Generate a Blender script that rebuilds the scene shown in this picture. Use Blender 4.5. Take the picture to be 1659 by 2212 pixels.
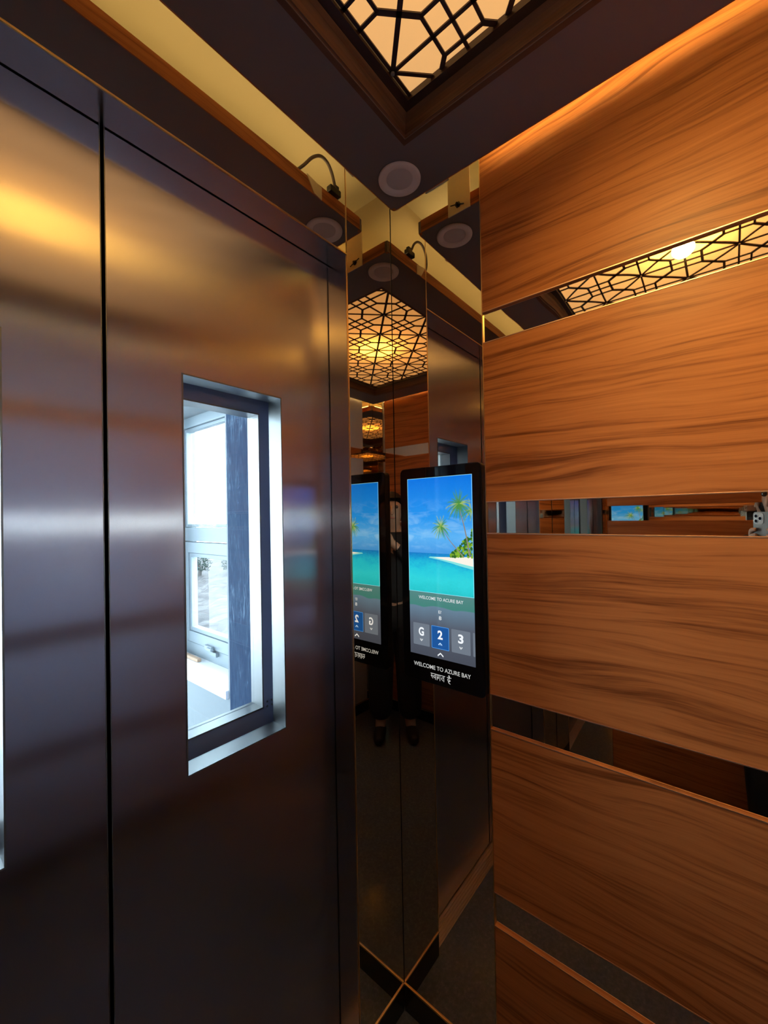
import bpy, bmesh, math, random
from mathutils import Vector, Matrix
random.seed(4)
PI = math.pi
C = bpy.context.scene.collection
sc = bpy.context.scene
for o in list(bpy.data.objects):
    bpy.data.objects.remove(o)

# ------------------------------------------------------------------ camera
CAM = Vector((-0.97909, -0.76426, 1.485))
FWD = Vector((0.770712, 0.637116, 0.009339))
RGT = Vector((0.637168, -0.770506, -0.018353))
UPV = Vector((0.004497, -0.020095, 0.999788))
cd = bpy.data.cameras.new('camera')
cam = bpy.data.objects.new('camera', cd)
C.objects.link(cam)
cd.sensor_fit = 'VERTICAL'
cd.sensor_height = 24.0
cd.lens = 883.9 * 24.0 / 2212.0
cd.clip_start = 0.01
cd.clip_end = 200
m = Matrix((RGT, UPV, -FWD)).transposed().to_4x4()
m.translation = CAM
cam.matrix_world = m
sc.camera = cam

# ------------------------------------------------------------------ world, sun, exposure
W = bpy.data.worlds.new('sky')
sc.world = W
W.use_nodes = True
wn = W.node_tree.nodes
wn['Background'].inputs[0].default_value = (0.80, 0.91, 1.0, 1)
wn['Background'].inputs[1].default_value = 17.0
sd = bpy.data.lights.new('sun', 'SUN')
sd.energy = 6.0
sd.angle = 0.02
sd.color = (1, 0.96, 0.9)
sun = bpy.data.objects.new('sun', sd)
C.objects.link(sun)
sun.rotation_euler = Vector((-0.62, -0.22, -0.75)).to_track_quat('-Z', 'Y').to_euler()
ld = bpy.data.lights.new('wood_fill_light', 'AREA')     # added fill light under the grille, brightens the wood wall past the doors
ld.shape = 'DISK'
ld.size = 0.06
ld.spread = math.radians(80)
ld.energy = 1.4
ld.color = (1.0, 0.66, 0.19)
lo_ = bpy.data.objects.new('wood_fill_light', ld)
C.objects.link(lo_)
lo_.location = (-0.735, -0.68, 2.372)
lo_.rotation_euler = Vector((0.735, -0.14, -0.66)).to_track_quat('-Z', 'Y').to_euler()
# openings through which daylight reaches the landing
for nm, px_, dr, sx, sy in (('daylight_far_end', (-1.46, 3.61, 1.375), (0, -1, 0), 3.1, 2.75), ('daylight_window', (0.085, 1.10, 1.40), (-1, 0, 0), 0.62, 1.22)):
    pld = bpy.data.lights.new(nm, 'AREA')
    pld.shape = 'RECTANGLE'
    pld.size = sx
    pld.size_y = sy
    pld.cycles.is_portal = True
    pob = bpy.data.objects.new(nm, pld)
    C.objects.link(pob)
    pob.location = px_
    pob.rotation_euler = Vector(dr).to_track_quat('-Z', 'Y').to_euler()
sc.view_settings.view_transform = 'Standard'
sc.view_settings.look = 'None'
sc.view_settings.exposure = 0.12
sc.view_settings.gamma = 1.0
sc.view_settings.use_curve_mapping = False
sc.cycles.max_bounces = 14
sc.cycles.glossy_bounces = 10
sc.cycles.diffuse_bounces = 4
sc.cycles.transmission_bounces = 6
sc.cycles.transparent_max_bounces = 12
sc.cycles.sample_clamp_indirect = 10.0
sc.cycles.blur_glossy = 0.4

LAMP_L = 9.0          # the round lamp in the ceiling light
PANEL_L = 0.46         # the backlit diffuser sheet
COVE_L = 9.0           # the strip lights lying on the suspended ceiling

# ------------------------------------------------------------------ node helpers
def newmat(name):
    mt = bpy.data.materials.new(name)
    mt.use_nodes = True
    nt = mt.node_tree
    return mt, nt, nt.nodes['Principled BSDF']

def simple(name, col, rough=0.5, metal=0.0, spec=0.5, coat=0.0):
    mt, nt, b = newmat(name)
    b.inputs['Base Color'].default_value = (*col, 1)
    b.inputs['Roughness'].default_value = rough
    b.inputs['Metallic'].default_value = metal
    b.inputs['Specular IOR Level'].default_value = spec
    if coat:
        b.inputs['Coat Weight'].default_value = coat
        b.inputs['Coat Roughness'].default_value = 0.03
    return mt

def emit(name, col, s):
    mt = bpy.data.materials.new(name)
    mt.use_nodes = True
    nt = mt.node_tree
    nt.nodes.remove(nt.nodes['Principled BSDF'])
    e = nt.nodes.new('ShaderNodeEmission')
    e.inputs[0].default_value = (*col, 1)
    e.inputs[1].default_value = s
    nt.links.new(e.outputs[0], nt.nodes['Material Output'].inputs[0])
    return mt

def screen_mat(name, col, s):
    """lit screen pixels behind smooth glass"""
    mt, nt, b = newmat(name)
    b.inputs['Base Color'].default_value = (0.005, 0.005, 0.006, 1)
    b.inputs['Roughness'].default_value = 0.06
    b.inputs['Emission Color'].default_value = (*col, 1)
    b.inputs['Emission Strength'].default_value = s
    return mt

def N(nt, t, **k):
    n = nt.nodes.new(t)
    for a, v in k.items():
        setattr(n, a, v)
    return n

def mapped(nt, scale, coord='Object', loc=(0, 0, 0)):
    tc = N(nt, 'ShaderNodeTexCoord')
    mp = N(nt, 'ShaderNodeMapping')
    mp.inputs['Scale'].default_value = scale
    mp.inputs['Location'].default_value = loc
    nt.links.new(tc.outputs[coord], mp.inputs[0])
    return mp

def noise(nt, vec, scale=1.0, detail=4.0, rough=0.55, dist=0.0):
    n = N(nt, 'ShaderNodeTexNoise')
    n.inputs['Scale'].default_value = scale
    n.inputs['Detail'].default_value = detail
    n.inputs['Roughness'].default_value = rough
    n.inputs['Distortion'].default_value = dist
    nt.links.new(vec, n.inputs['Vector'])
    return n

def ramp(nt, fac, stops):
    r = N(nt, 'ShaderNodeValToRGB')
    els = r.color_ramp.elements
    while len(els) < len(stops):
        els.new(0.5)
    for e, (p, c) in zip(els, stops):
        e.position = p
        e.color = (*c, 1)
    nt.links.new(fac, r.inputs[0])
    return r

def math_n(nt, op, a, b=None):
    n = N(nt, 'ShaderNodeMath', operation=op)
    for i, v in enumerate((a, b)):
        if v is None:
            continue
        if isinstance(v, (int, float)):
            n.inputs[i].default_value = v
        else:
            nt.links.new(v, n.inputs[i])
    return n.outputs[0]

def bump(nt, b, h, strength, dist):
    bp = N(nt, 'ShaderNodeBump')
    bp.inputs['Strength'].default_value = strength
    bp.inputs['Distance'].default_value = dist
    nt.links.new(h, bp.inputs['Height'])
    nt.links.new(bp.outputs[0], b.inputs['Normal'])

# ------------------------------------------------------------------ materials
def wood_mat(name, axis, dark, mid, light, rough=0.42):
    mt, nt, b = newmat(name)
    tc = N(nt, 'ShaderNodeTexCoord')
    oi = N(nt, 'ShaderNodeObjectInfo')
    sp = N(nt, 'ShaderNodeSeparateXYZ')
    nt.links.new(tc.outputs['Object'], sp.inputs[0])
    along = sp.outputs[axis]
    up = sp.outputs[2] if axis != 2 else sp.outputs[0]
    rnd = math_n(nt, 'MULTIPLY', oi.outputs['Random'], 37.0)
    cb = N(nt, 'ShaderNodeCombineXYZ')
    nt.links.new(math_n(nt, 'MULTIPLY', along, 1.3), cb.inputs[0])
    nt.links.new(math_n(nt, 'MULTIPLY', up, 4.5), cb.inputs[1])
    nt.links.new(rnd, cb.inputs[2])
    warp = noise(nt, cb.outputs[0], 1.0, 2.0, 0.5)
    cb2 = N(nt, 'ShaderNodeCombineXYZ')
    nt.links.new(math_n(nt, 'MULTIPLY', along, 1.6), cb2.inputs[0])
    w2 = math_n(nt, 'ADD', math_n(nt, 'MULTIPLY', up, 46.0), math_n(nt, 'MULTIPLY', warp.outputs[0], 6.0))
    nt.links.new(w2, cb2.inputs[1])
    nt.links.new(rnd, cb2.inputs[2])
    bands = noise(nt, cb2.outputs[0], 1.0, 5.0, 0.62)
    cb3 = N(nt, 'ShaderNodeCombineXYZ')
    nt.links.new(math_n(nt, 'MULTIPLY', along, 14.0), cb3.inputs[0])
    nt.links.new(math_n(nt, 'ADD', math_n(nt, 'MULTIPLY', up, 420.0), math_n(nt, 'MULTIPLY', warp.outputs[0], 60.0)), cb3.inputs[1])
    nt.links.new(rnd, cb3.inputs[2])
    pores = noise(nt, cb3.outputs[0], 1.0, 2.0, 0.6)
    cb4 = N(nt, 'ShaderNodeCombineXYZ')
    nt.links.new(math_n(nt, 'MULTIPLY', along, 2.6), cb4.inputs[0])
    nt.links.new(math_n(nt, 'ADD', math_n(nt, 'MULTIPLY', up, 130.0), math_n(nt, 'MULTIPLY', warp.outputs[0], 17.0)), cb4.inputs[1])
    nt.links.new(rnd, cb4.inputs[2])
    fine = noise(nt, cb4.outputs[0], 1.0, 3.0, 0.6)
    fac = math_n(nt, 'ADD', math_n(nt, 'MULTIPLY', bands.outputs[0], 0.56), math_n(nt, 'ADD', math_n(nt, 'MULTIPLY', pores.outputs[0], 0.14), math_n(nt, 'MULTIPLY', fine.outputs[0], 0.30)))
    r = ramp(nt, fac, [(0.37, dark), (0.50, mid), (0.64, light)])
    nt.links.new(r.outputs[0], b.inputs['Base Color'])
    b.inputs['Roughness'].default_value = rough
    b.inputs['Specular IOR Level'].default_value = 0.26
    return mt

def steel_mat(name, col, rough, aniso, wav=0.0, hair=0.0):
    """steel brushed along its height: it smears what it reflects sideways"""
    mt, nt, b = newmat(name)
    b.inputs['Metallic'].default_value = 1
    b.inputs['Base Color'].default_value = (*col, 1)
    b.inputs['Roughness'].default_value = rough
    b.inputs['Anisotropic'].default_value = aniso
    tg = N(nt, 'ShaderNodeTangent', direction_type='RADIAL', axis='Z')
    nt.links.new(tg.outputs[0], b.inputs['Tangent'])
    if wav:
        a = noise(nt, mapped(nt, (1.6, 1.6, 2.6)).outputs[0], 1.0, 1.0, 0.4)
        bump(nt, b, a.outputs[0], 1.0, wav)
    if hair:
        h = noise(nt, mapped(nt, (260, 260, 1.2)).outputs[0], 1.0, 2.0, 0.6)
        rr = N(nt, 'ShaderNodeMapRange')
        rr.inputs[3].default_value = rough - hair
        rr.inputs[4].default_value = rough + hair
        nt.links.new(h.outputs[0], rr.inputs[0])
        nt.links.new(rr.outputs[0], b.inputs['Roughness'])
    return mt

def mirror_mat(name, col, rough=0.012, wav=0.0, sc_=(2, 2, 2)):
    mt, nt, b = newmat(name)
    b.inputs['Metallic'].default_value = 1
    b.inputs['Base Color'].default_value = (*col, 1)
    b.inputs['Roughness'].default_value = rough
    if wav:
        a = noise(nt, mapped(nt, sc_).outputs[0], 1.0, 1.0, 0.4)
        bump(nt, b, a.outputs[0], 1.0, wav)
    return mt

def glass_mat(name, tint=(1, 1, 1), ior=1.5):
    mt = bpy.data.materials.new(name)
    mt.use_nodes = True
    nt = mt.node_tree
    nt.nodes.remove(nt.nodes['Principled BSDF'])
    tr = N(nt, 'ShaderNodeBsdfTransparent')
    tr.inputs[0].default_value = (*tint, 1)
    gl = N(nt, 'ShaderNodeBsdfGlossy')
    gl.inputs['Roughness'].default_value = 0.0
    fr = N(nt, 'ShaderNodeFresnel')
    fr.inputs[0].default_value = ior
    mx = N(nt, 'ShaderNodeMixShader')
    ge = N(nt, 'ShaderNodeNewGeometry')
    front = math_n(nt, 'SUBTRACT', 1.0, ge.outputs['Backfacing'])
    nt.links.new(math_n(nt, 'MULTIPLY', fr.outputs[0], front), mx.inputs[0])
    nt.links.new(tr.outputs[0], mx.inputs[1])
    nt.links.new(gl.outputs[0], mx.inputs[2])
    nt.links.new(mx.outputs[0], nt.nodes['Material Output'].inputs[0])
    return mt

M = {}
TEAK = ((0.19, 0.054, 0.014), (0.47, 0.162, 0.049), (0.57, 0.212, 0.066))
M['wood'] = wood_mat('teak_laminate', 1, *TEAK)
M['wood_edge'] = wood_mat('teak_edge', 0, *TEAK)
M['wood_lip'] = wood_mat('dark_lip', 0, (0.08, 0.040, 0.024), (0.15, 0.070, 0.040), (0.20, 0.095, 0.05))
M['dark_lam'] = simple('dark_laminate', (0.19, 0.155, 0.16), 0.45, 0, 0.5)
M['steel'] = steel_mat('brushed_steel_door', (0.55, 0.57, 0.70), 0.23, 1.0, 0.0012)
M['jamb'] = steel_mat('polished_steel_jamb', (0.56, 0.49, 0.44), 0.16, 0.6)
M['mirror'] = mirror_mat('polished_bronze_steel', (0.79, 0.71, 0.61))
M['transom'] = mirror_mat('polished_bronze_transom', (0.76, 0.68, 0.58))
M['strip'] = mirror_mat('polished_steel_strip', (0.86, 0.78, 0.67), 0.014, 0.0010, (1, 7, 0.4))
M['backsteel'] = simple('grey_satin_wall', (0.52, 0.58, 0.72), 0.35)
M['chrome'] = simple('bright_steel', (0.25, 0.265, 0.27), 0.40, 1)
M['copper'] = simple('copper_trim', (0.90, 0.58, 0.42), 0.42, 1)
M['brass'] = simple('brass_trim', (0.85, 0.58, 0.28), 0.28, 1)
M['cream'] = simple('cream_paint', (0.68, 0.61, 0.34), 0.6)
M['white_metal'] = simple('cream_metal', (0.78, 0.68, 0.46), 0.45)
M['black'] = simple('black_plastic', (0.012, 0.012, 0.013), 0.35)
M['blackgloss'] = simple('black_glass', (0.006, 0.007, 0.012), 0.04, 0, 0.5)
M['rim'] = simple('dark_alloy', (0.10, 0.09, 0.09), 0.3, 1)
M['darkgap'] = simple('shadow_gap_steel', (0.03, 0.03, 0.04), 0.5)
M['grey_lamp'] = simple('frosted_lamp_ring', (0.82, 0.75, 0.76), 0.5)
M['grey_lens'] = simple('frosted_lamp_lens', (0.60, 0.54, 0.55), 0.6)
M['glass'] = glass_mat('clear_glass', (0.94, 0.97, 0.98))
M['glass_coated'] = glass_mat('coated_window_glass', (0.96, 0.98, 0.99), 1.14)
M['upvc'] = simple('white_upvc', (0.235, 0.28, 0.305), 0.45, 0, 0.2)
M['sillstone'] = simple('white_marble', (0.88, 0.88, 0.87), 0.3)
M['skirt'] = simple('black_skirting', (0.014, 0.012, 0.012), 0.22)
M['sill'] = simple('bronze_threshold', (0.62, 0.50, 0.38), 0.36, 1)
M['grille'] = simple('dark_bronze_grille', (0.050, 0.022, 0.014), 0.35)

def granite():
    mt, nt, b = newmat('dark_granite')
    a = noise(nt, mapped(nt, (90, 90, 90)).outputs[0], 1.0, 3.0, 0.6)
    r = ramp(nt, a.outputs[0], [(0.4, (0.10, 0.105, 0.12)), (0.62, (0.13, 0.135, 0.15)), (0.78, (0.18, 0.18, 0.19))])
    nt.links.new(r.outputs[0], b.inputs['Base Color'])
    b.inputs['Roughness'].default_value = 0.16
    return mt
M['floor'] = granite()

def scratched():
    mt, nt, b = newmat('scratched_blue_cladding')
    a = noise(nt, mapped(nt, (60, 60, 9)).outputs[0], 1.0, 5.0, 0.7, 1.5)
    c = noise(nt, mapped(nt, (5, 5, 3)).outputs[0], 1.0, 3.0, 0.6)
    f = math_n(nt, 'ADD', math_n(nt, 'MULTIPLY', a.outputs[0], 0.6), math_n(nt, 'MULTIPLY', c.outputs[0], 0.4))
    r = ramp(nt, f, [(0.40, (0.015, 0.034, 0.076)), (0.54, (0.028, 0.055, 0.100)), (0.66, (0.12, 0.18, 0.25))])
    nt.links.new(r.outputs[0], b.inputs['Base Color'])
    b.inputs['Roughness'].default_value = 0.8
    b.inputs['Specular IOR Level'].default_value = 0.08
    return mt
M['scratched'] = scratched()

def plaster(name, col):
    mt, nt, b = newmat(name)
    a = noise(nt, mapped(nt, (40, 40, 40)).outputs[0], 1.0, 4.0, 0.6)
    r = ramp(nt, a.outputs[0], [(0.3, tuple(x * 0.93 for x in col)), (0.7, col)])
    nt.links.new(r.outputs[0], b.inputs['Base Color'])
    b.inputs['Roughness'].default_value = 0.7
    return mt
M['blueplaster'] = plaster('pale_blue_plaster', (0.195, 0.23, 0.245))
M['whiteplaster'] = plaster('white_plaster', (0.31, 0.30, 0.325))

def rocky():
    mt, nt, b = newmat('dry_rocky_ground')
    a = noise(nt, mapped(nt, (1.1, 2.6, 2.6)).outputs[0], 1.0, 9.0, 0.75, 1.0)
    r = ramp(nt, a.outputs[0], [(0.40, (0.016, 0.013, 0.015)), (0.5, (0.036, 0.031, 0.032)), (0.58, (0.075, 0.068, 0.066))])
    nt.links.new(r.outputs[0], b.inputs['Base Color'])
    b.inputs['Roughness'].default_value = 0.9
    bump(nt, b, a.outputs[0], 0.8, 0.4)
    return mt
M['ground'] = rocky()
M['leaf'] = simple('sunlit_leaves', (0.030, 0.042, 0.036), 0.8, 0, 0.05)
M['trunk'] = simple('grey_bark', (0.03, 0.026, 0.023), 0.8)

def diffuser_mat():
    """backlit opal sheet: its own even glow plus what shines through it from the light box"""
    mt = bpy.data.materials.new('opal_diffuser')
    mt.use_nodes = True
    nt = mt.node_tree
    nt.nodes.remove(nt.nodes['Principled BSDF'])
    tl = N(nt, 'ShaderNodeBsdfTranslucent')
    tl.inputs[0].default_value = (0.8, 0.62, 0.36, 1)
    e = N(nt, 'ShaderNodeEmission')
    e.inputs[0].default_value = (1.0, 0.61, 0.27, 1)
    e.inputs[1].default_value = PANEL_L
    ad = N(nt, 'ShaderNodeAddShader')
    nt.links.new(tl.outputs[0], ad.inputs[0])
    nt.links.new(e.outputs[0], ad.inputs[1])
    nt.links.new(ad.outputs[0], nt.nodes['Material Output'].inputs[0])
    return mt
M['diffuser'] = diffuser_mat()
M['lamp'] = emit('lamp_glow', (1.0, 0.52, 0.07), LAMP_L)
M['cove_wall'] = emit('wall_strip_glow', (1.0, 0.72, 0.26), 46.0)
M['cove'] = emit('cove_strip_glow', (1.0, 0.74, 0.38), COVE_L)

# ------------------------------------------------------------------ mesh helpers
def bm_new():
    return bmesh.new()

def add_box(bm, lo, hi, bev=0.0, seg=2):
    lo = Vector(lo); hi = Vector(hi)
    r = bmesh.ops.create_cube(bm, size=1.0)
    vs = r['verts']
    for v in vs:
        v.co = Vector([(lo[i] + hi[i]) / 2 + v.co[i] * (hi[i] - lo[i]) for i in range(3)])
    if bev:
        es = list({e for v in vs for e in v.link_edges})
        bmesh.ops.bevel(bm, geom=es, offset=bev, segments=seg, affect='EDGES', profile=0.6)
    return vs

def add_cyl(bm, p0, p1, r0, r1=None, n=24, caps=True):
    p0 = Vector(p0); p1 = Vector(p1)
    r1 = r0 if r1 is None else r1
    d = (p1 - p0)
    q = d.to_track_quat('Z', 'Y')
    rings = []
    for p, r in ((p0, r0), (p1, r1)):
        rings.append([bm.verts.new(p + q @ Vector((r * math.cos(2 * PI * k / n), r * math.sin(2 * PI * k / n), 0))) for k in range(n)])
    for k in range(n):
        bm.faces.new((rings[0][k], rings[0][(k + 1) % n], rings[1][(k + 1) % n], rings[1][k]))
    if caps:
        bm.faces.new(list(reversed(rings[0])))
        bm.faces.new(rings[1])

def add_tube(bm, pts, r, n=10):
    pts = [Vector(p) for p in pts]
    rings = []
    for i, p in enumerate(pts):
        t = (pts[min(i + 1, len(pts) - 1)] - pts[max(i - 1, 0)]).normalized()
        a = t.cross(Vector((0.31, 0.9, 0.17))).normalized()
        b2 = t.cross(a)
        rr = r[i] if isinstance(r, (list, tuple)) else r
        rings.append([bm.verts.new(p + rr * (a * math.cos(2 * PI * k / n) + b2 * math.sin(2 * PI * k / n))) for k in range(n)])
    for i in range(len(rings) - 1):
        for k in range(n):
            bm.faces.new((rings[i][k], rings[i][(k + 1) % n], rings[i + 1][(k + 1) % n], rings[i + 1][k]))
    bm.faces.new(list(reversed(rings[0])))
    bm.faces.new(rings[-1])

def add_lathe(bm, prof, centre, n=48):
    """profile of (r, z) about a vertical axis through centre"""
    c = Vector(centre)
    rings = []
    for r, z in prof:
        if r < 1e-6:
            rings.append([bm.verts.new(c + Vector((0, 0, z)))])
        else:
            rings.append([bm.verts.new(c + Vector((r * math.cos(2 * PI * k / n), r * math.sin(2 * PI * k / n), z))) for k in range(n)])
    for a, b2 in zip(rings, rings[1:]):
        for k in range(n):
            k2 = (k + 1) % n
            if len(a) == 1 and len(b2) > 1:
                bm.faces.new((a[0], b2[k2], b2[k]))
            elif len(b2) == 1 and len(a) > 1:
                bm.faces.new((a[k], a[k2], b2[0]))
            elif len(a) > 1:
                bm.faces.new((a[k], a[k2], b2[k2], b2[k]))

def add_ring_plate(bm, outer, inner, y0, y1, bev=0.0):
    """flat plate (x0,x1,z0,z1) between y0 and y1 with a rectangular opening"""
    ox0, ox1, oz0, oz1 = outer
    ix0, ix1, iz0, iz1 = inner
    o = [(ox0, oz0), (ox1, oz0), (ox1, oz1), (ox0, oz1)]
    i = [(ix0, iz0), (ix1, iz0), (ix1, iz1), (ix0, iz1)]
    V = {}
    for y in (y0, y1):
        V['o', y] = [bm.verts.new((x, y, z)) for x, z in o]
        V['i', y] = [bm.verts.new((x, y, z)) for x, z in i]
    for k in range(4):
        k2 = (k + 1) % 4
        bm.faces.new((V['o', y0][k], V['o', y0][k2], V['i', y0][k2], V['i', y0][k]))
        bm.faces.new((V['o', y1][k2], V['o', y1][k], V['i', y1][k], V['i', y1][k2]))
        bm.faces.new((V['o', y0][k2], V['o', y0][k], V['o', y1][k], V['o', y1][k2]))
        bm.faces.new((V['i', y0][k], V['i', y0][k2], V['i', y1][k2], V['i', y1][k]))

def obj(name, bm, mat, parent=None, origin=None, smooth=False, keep=False):
    if not keep:
        bmesh.ops.recalc_face_normals(bm, faces=bm.faces[:])
    me = bpy.data.meshes.new(name)
    if origin is None:
        xs = [v.co for v in bm.verts]
        origin = Vector(((min(v.x for v in xs) + max(v.x for v in xs)) / 2,
                         (min(v.y for v in xs) + max(v.y for v in xs)) / 2,
                         min(v.z for v in xs)))
    origin = Vector(origin)
    bmesh.ops.translate(bm, vec=-origin, verts=bm.verts[:])
    bm.to_mesh(me)
    bm.free()
    for mm in (mat if isinstance(mat, (list, tuple)) else [mat]):
        me.materials.append(mm)
    if smooth:
        for p in me.polygons:
            p.use_smooth = True
    o = bpy.data.objects.new(name, me)
    C.objects.link(o)
    o.location = origin
    if parent is not None:
        o.parent = parent
        o.matrix_parent_inverse = Matrix.Identity(4)
        o.location = origin - world_loc(parent)
    return o

def world_loc(o):
    v = Vector((0, 0, 0))
    while o is not None:
        v += o.location
        o = o.parent
    return v

def thing(name, loc, label, cat, group=None, kind=None):
    o = bpy.data.objects.new(name, None)
    o.empty_display_size = 0.05
    C.objects.link(o)
    o.location = loc
    return tag(o, label, cat, group, kind)

def tag(o, label=None, cat=None, group=None, kind=None):
    if label: o['label'] = label
    if cat: o['category'] = cat
    if group: o['group'] = group
    if kind: o['kind'] = kind
    return o

def box_obj(name, lo, hi, mat, parent=None, bev=0.0):
    bm = bm_new()
    add_box(bm, lo, hi, bev)
    return obj(name, bm, mat, parent)

def boxes_obj(name, boxes, mat, parent=None, bev=0.0):
    bm = bm_new()
    for lo, hi in boxes:
        add_box(bm, lo, hi, bev)
    return obj(name, bm, mat, parent)

# ------------------------------------------------------------------ measures
XW, YB = -1.47, -1.36             # left wall, back wall (door wall at y = 0, right wall at x = 0)
ZC = 2.485                        # ceiling
ZD = 2.19                         # underside of the door head
YD = 0.072                        # face of the car doors
XJ0, XJ1 = -1.278, -0.193         # door opening
XS = -0.7355                      # meeting line of the doors
YC = -0.298                       # where the wood begins on the side wall
STRIPES = [(0.4415, 0.5237), (0.938, 1.025), (1.4365, 1.5144), (1.925, 2.002)]
ZT = 0.085                        # top of the skirting

# ------------------------------------------------------------------ floor and ceiling
tag(box_obj('floor', (XW - 0.05, YB - 0.05, -0.04), (0.05, 0.014, 0.0), M['floor']), 'dark polished granite floor of the lift car', 'floor', kind='structure')
tag(box_obj('ceiling', (XW - 0.05, YB - 0.05, ZC), (0.05, 0.16, ZC + 0.04), M['cream']), 'cream painted car roof glimpsed above the suspended ceiling', 'ceiling', kind='structure')

# ------------------------------------------------------------------ door wall (mirror panels, jambs, head)
wf = thing('wall_front', (XS, 0.0, 0.0), 'polished steel front wall framing the lift doors', 'wall', kind='structure')
for x0, x1 in ((XJ1, -0.0008), (XW + 0.0008, XJ0)):
    box_obj('return_panel', (x0, 0.0, ZT), (x1, YD - 0.004, ZC), M['mirror'], wf, 0.0012)
    box_obj('return_base', (x0, 0.004, 0.0), (x1, YD - 0.006, ZT - 0.006), M['skirt'], wf)
    xa, xb = (x0 - 0.0035, x0) if x0 == XJ1 else (x1, x1 + 0.0035)
    box_obj('jamb', (xa, 0.0006, 0.0), (xb, YD - 0.003, ZD), M['jamb'], wf, 0.0008)
box_obj('transom_panel', (XJ0 + 0.0015, 0.0, ZD), (XJ1 - 0.0015, YD - 0.008, ZC), M['transom'], wf, 0.0012)
box_obj('head_soffit', (XJ0 + 0.0036, 0.0008, ZD - 0.003), (XJ1 - 0.0036, YD - 0.003, ZD + 0.003), M['jamb'], wf)
bm = bm_new()
for a, b_ in ((XJ0 - 0.004, XJ0 - 0.0005), (XJ1 - 0.0005, XJ1 + 0.002)):
    add_box(bm, (a, -0.0012, ZT), (b_, 0.003, ZC), 0.0005)
obj('edge_trim', bm, M['brass'], wf)
box_obj('head_trim', (XJ0, -0.0014, ZD - 0.002), (XJ1, 0.002, ZD + 0.0014), M['brass'], wf, 0.0005)

# ------------------------------------------------------------------ side and back walls
wr = thing('wall_right', (0, YB / 2, 0), 'right lift wall behind the wood boards and mirror strips', 'wall', kind='structure')
box_obj('backing_sheet', (0.008, YB - 0.02, 0.0), (0.05, 0.13, ZC), M['darkgap'], wr)
wl = thing('wall_left', (XW, YB / 2, 0), 'left lift wall of wood boards, seen only in the mirrors', 'wall', kind='structure')
box_obj('backing_sheet', (XW - 0.05, YB - 0.02, 0.0), (XW - 0.008, 0.13, ZC), M['darkgap'], wl)
wb = thing('wall_back', (XW / 2, YB, 0), 'grey steel back wall of the lift, seen only in the mirrors', 'wall', kind='structure')
box_obj('backing_sheet', (XW - 0.05, YB - 0.05, 0.0), (0.05, YB - 0.008, ZC), M['darkgap'], wb)
YR = -1.236
zb = [ZT + 0.006] + [z for s in STRIPES for z in s] + [ZC]
board_labels = ['lowest wood board on the right wall, above the black skirting',
                'wood board between the lowest two mirror strips',
                'wood board beside the lower half of the touch screen',
                'wood board between the two highest mirror strips',
                'topmost wood board on the right wall, reaching the suspended ceiling']
strip_labels = ['lowest mirror strip on the right wall, near the floor',
                'dark mirror strip just below touch screen level',
                'mirror strip beside the touch screen reflecting window and phone',
                'topmost mirror strip, reflecting the lit ceiling grille']
for k in range(5):
    z0, z1 = zb[2 * k], zb[2 * k + 1]
    bm = bm_new()
    add_box(bm, (-0.004, YR, z0), (0.008, YC, z1), 0.0022, 2)
    o = obj('wood_board', bm, M['wood'])
    tag(o, board_labels[k], 'wall panel', 'wood boards on the right wall')
    eb = bm_new()
    if k < 4:
        add_box(eb, (-0.0050, YR, z1 - 0.0026), (-0.0038, YC, z1), 0.0004)
    if k > 0:
        add_box(eb, (-0.0050, YR, z0), (-0.0038, YC, z0 + 0.0026), 0.0004)
    t = obj('edge_strip', eb, M['copper'], o)
    t['label'] = 'thin copper edging'
    # the same boards on the wall opposite
    box_obj('wood_board', (XW - 0.008, YR, z0), (XW + 0.004, YC, z1), M['wood'], wl, 0.0022)
    bo = box_obj('steel_sheet', (XW + 0.124, YB - 0.008, z0), (-0.124, YB + 0.004, z1), M['backsteel'], wb, 0.0022)
    for ze in ([z1 - 0.003] if k < 4 else []) + ([z0] if k else []):
        box_obj('edge_strip', (XW + 0.124, YB + 0.0038, ze), (-0.124, YB + 0.0052, ze + 0.003), M['copper'], bo)
for k, (z0, z1) in enumerate(STRIPES):
    o = box_obj('mirror_strip', (0.0025, YR, z0), (0.008, YC, z1), M['strip'])
    tag(o, strip_labels[k], 'mirror', 'mirror strips on the right wall')
    box_obj('mirror_strip', (XW - 0.008, YR, z0), (XW - 0.0025, YC, z1), M['strip'], wl)
    box_obj('mirror_strip', (XW + 0.124, YB - 0.008, z0), (-0.124, YB - 0.0025, z1), M['mirror'], wb)
# polished corner panels
cp = thing('corner_panel', (0, YC / 2, ZT), 'tall polished steel corner panel carrying the touch screen', 'panel')
box_obj('mirror_sheet', (0.0, YC + 0.002, ZT), (0.008, -0.0008, ZC), M['mirror'], cp, 0.001)
box_obj('edge_trim', (-0.0025, YC - 0.0002, ZT), (0.006, YC + 0.0024, ZC), M['brass'], cp, 0.0006)
box_obj('corner_panel_sheet', (XW - 0.008, YC + 0.002, ZT), (XW, -0.0008, ZC), M['mirror'], wl, 0.001)
box_obj('corner_panel_sheet', (XW - 0.008, YB, ZT), (XW, YR - 0.002, ZC), M['mirror'], wl, 0.001)
box_obj('corner_panel_sheet', (0.0, YB, ZT), (0.008, YR - 0.002, ZC), M['mirror'], wr, 0.001)
box_obj('corner_panel_sheet', (XW, YB - 0.008, ZT), (XW + 0.122, YB, ZC), M['mirror'], wb, 0.001)
box_obj('corner_panel_sheet', (-0.122, YB - 0.008, ZT), (0.0, YB, ZC), M['mirror'], wb, 0.001)
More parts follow.
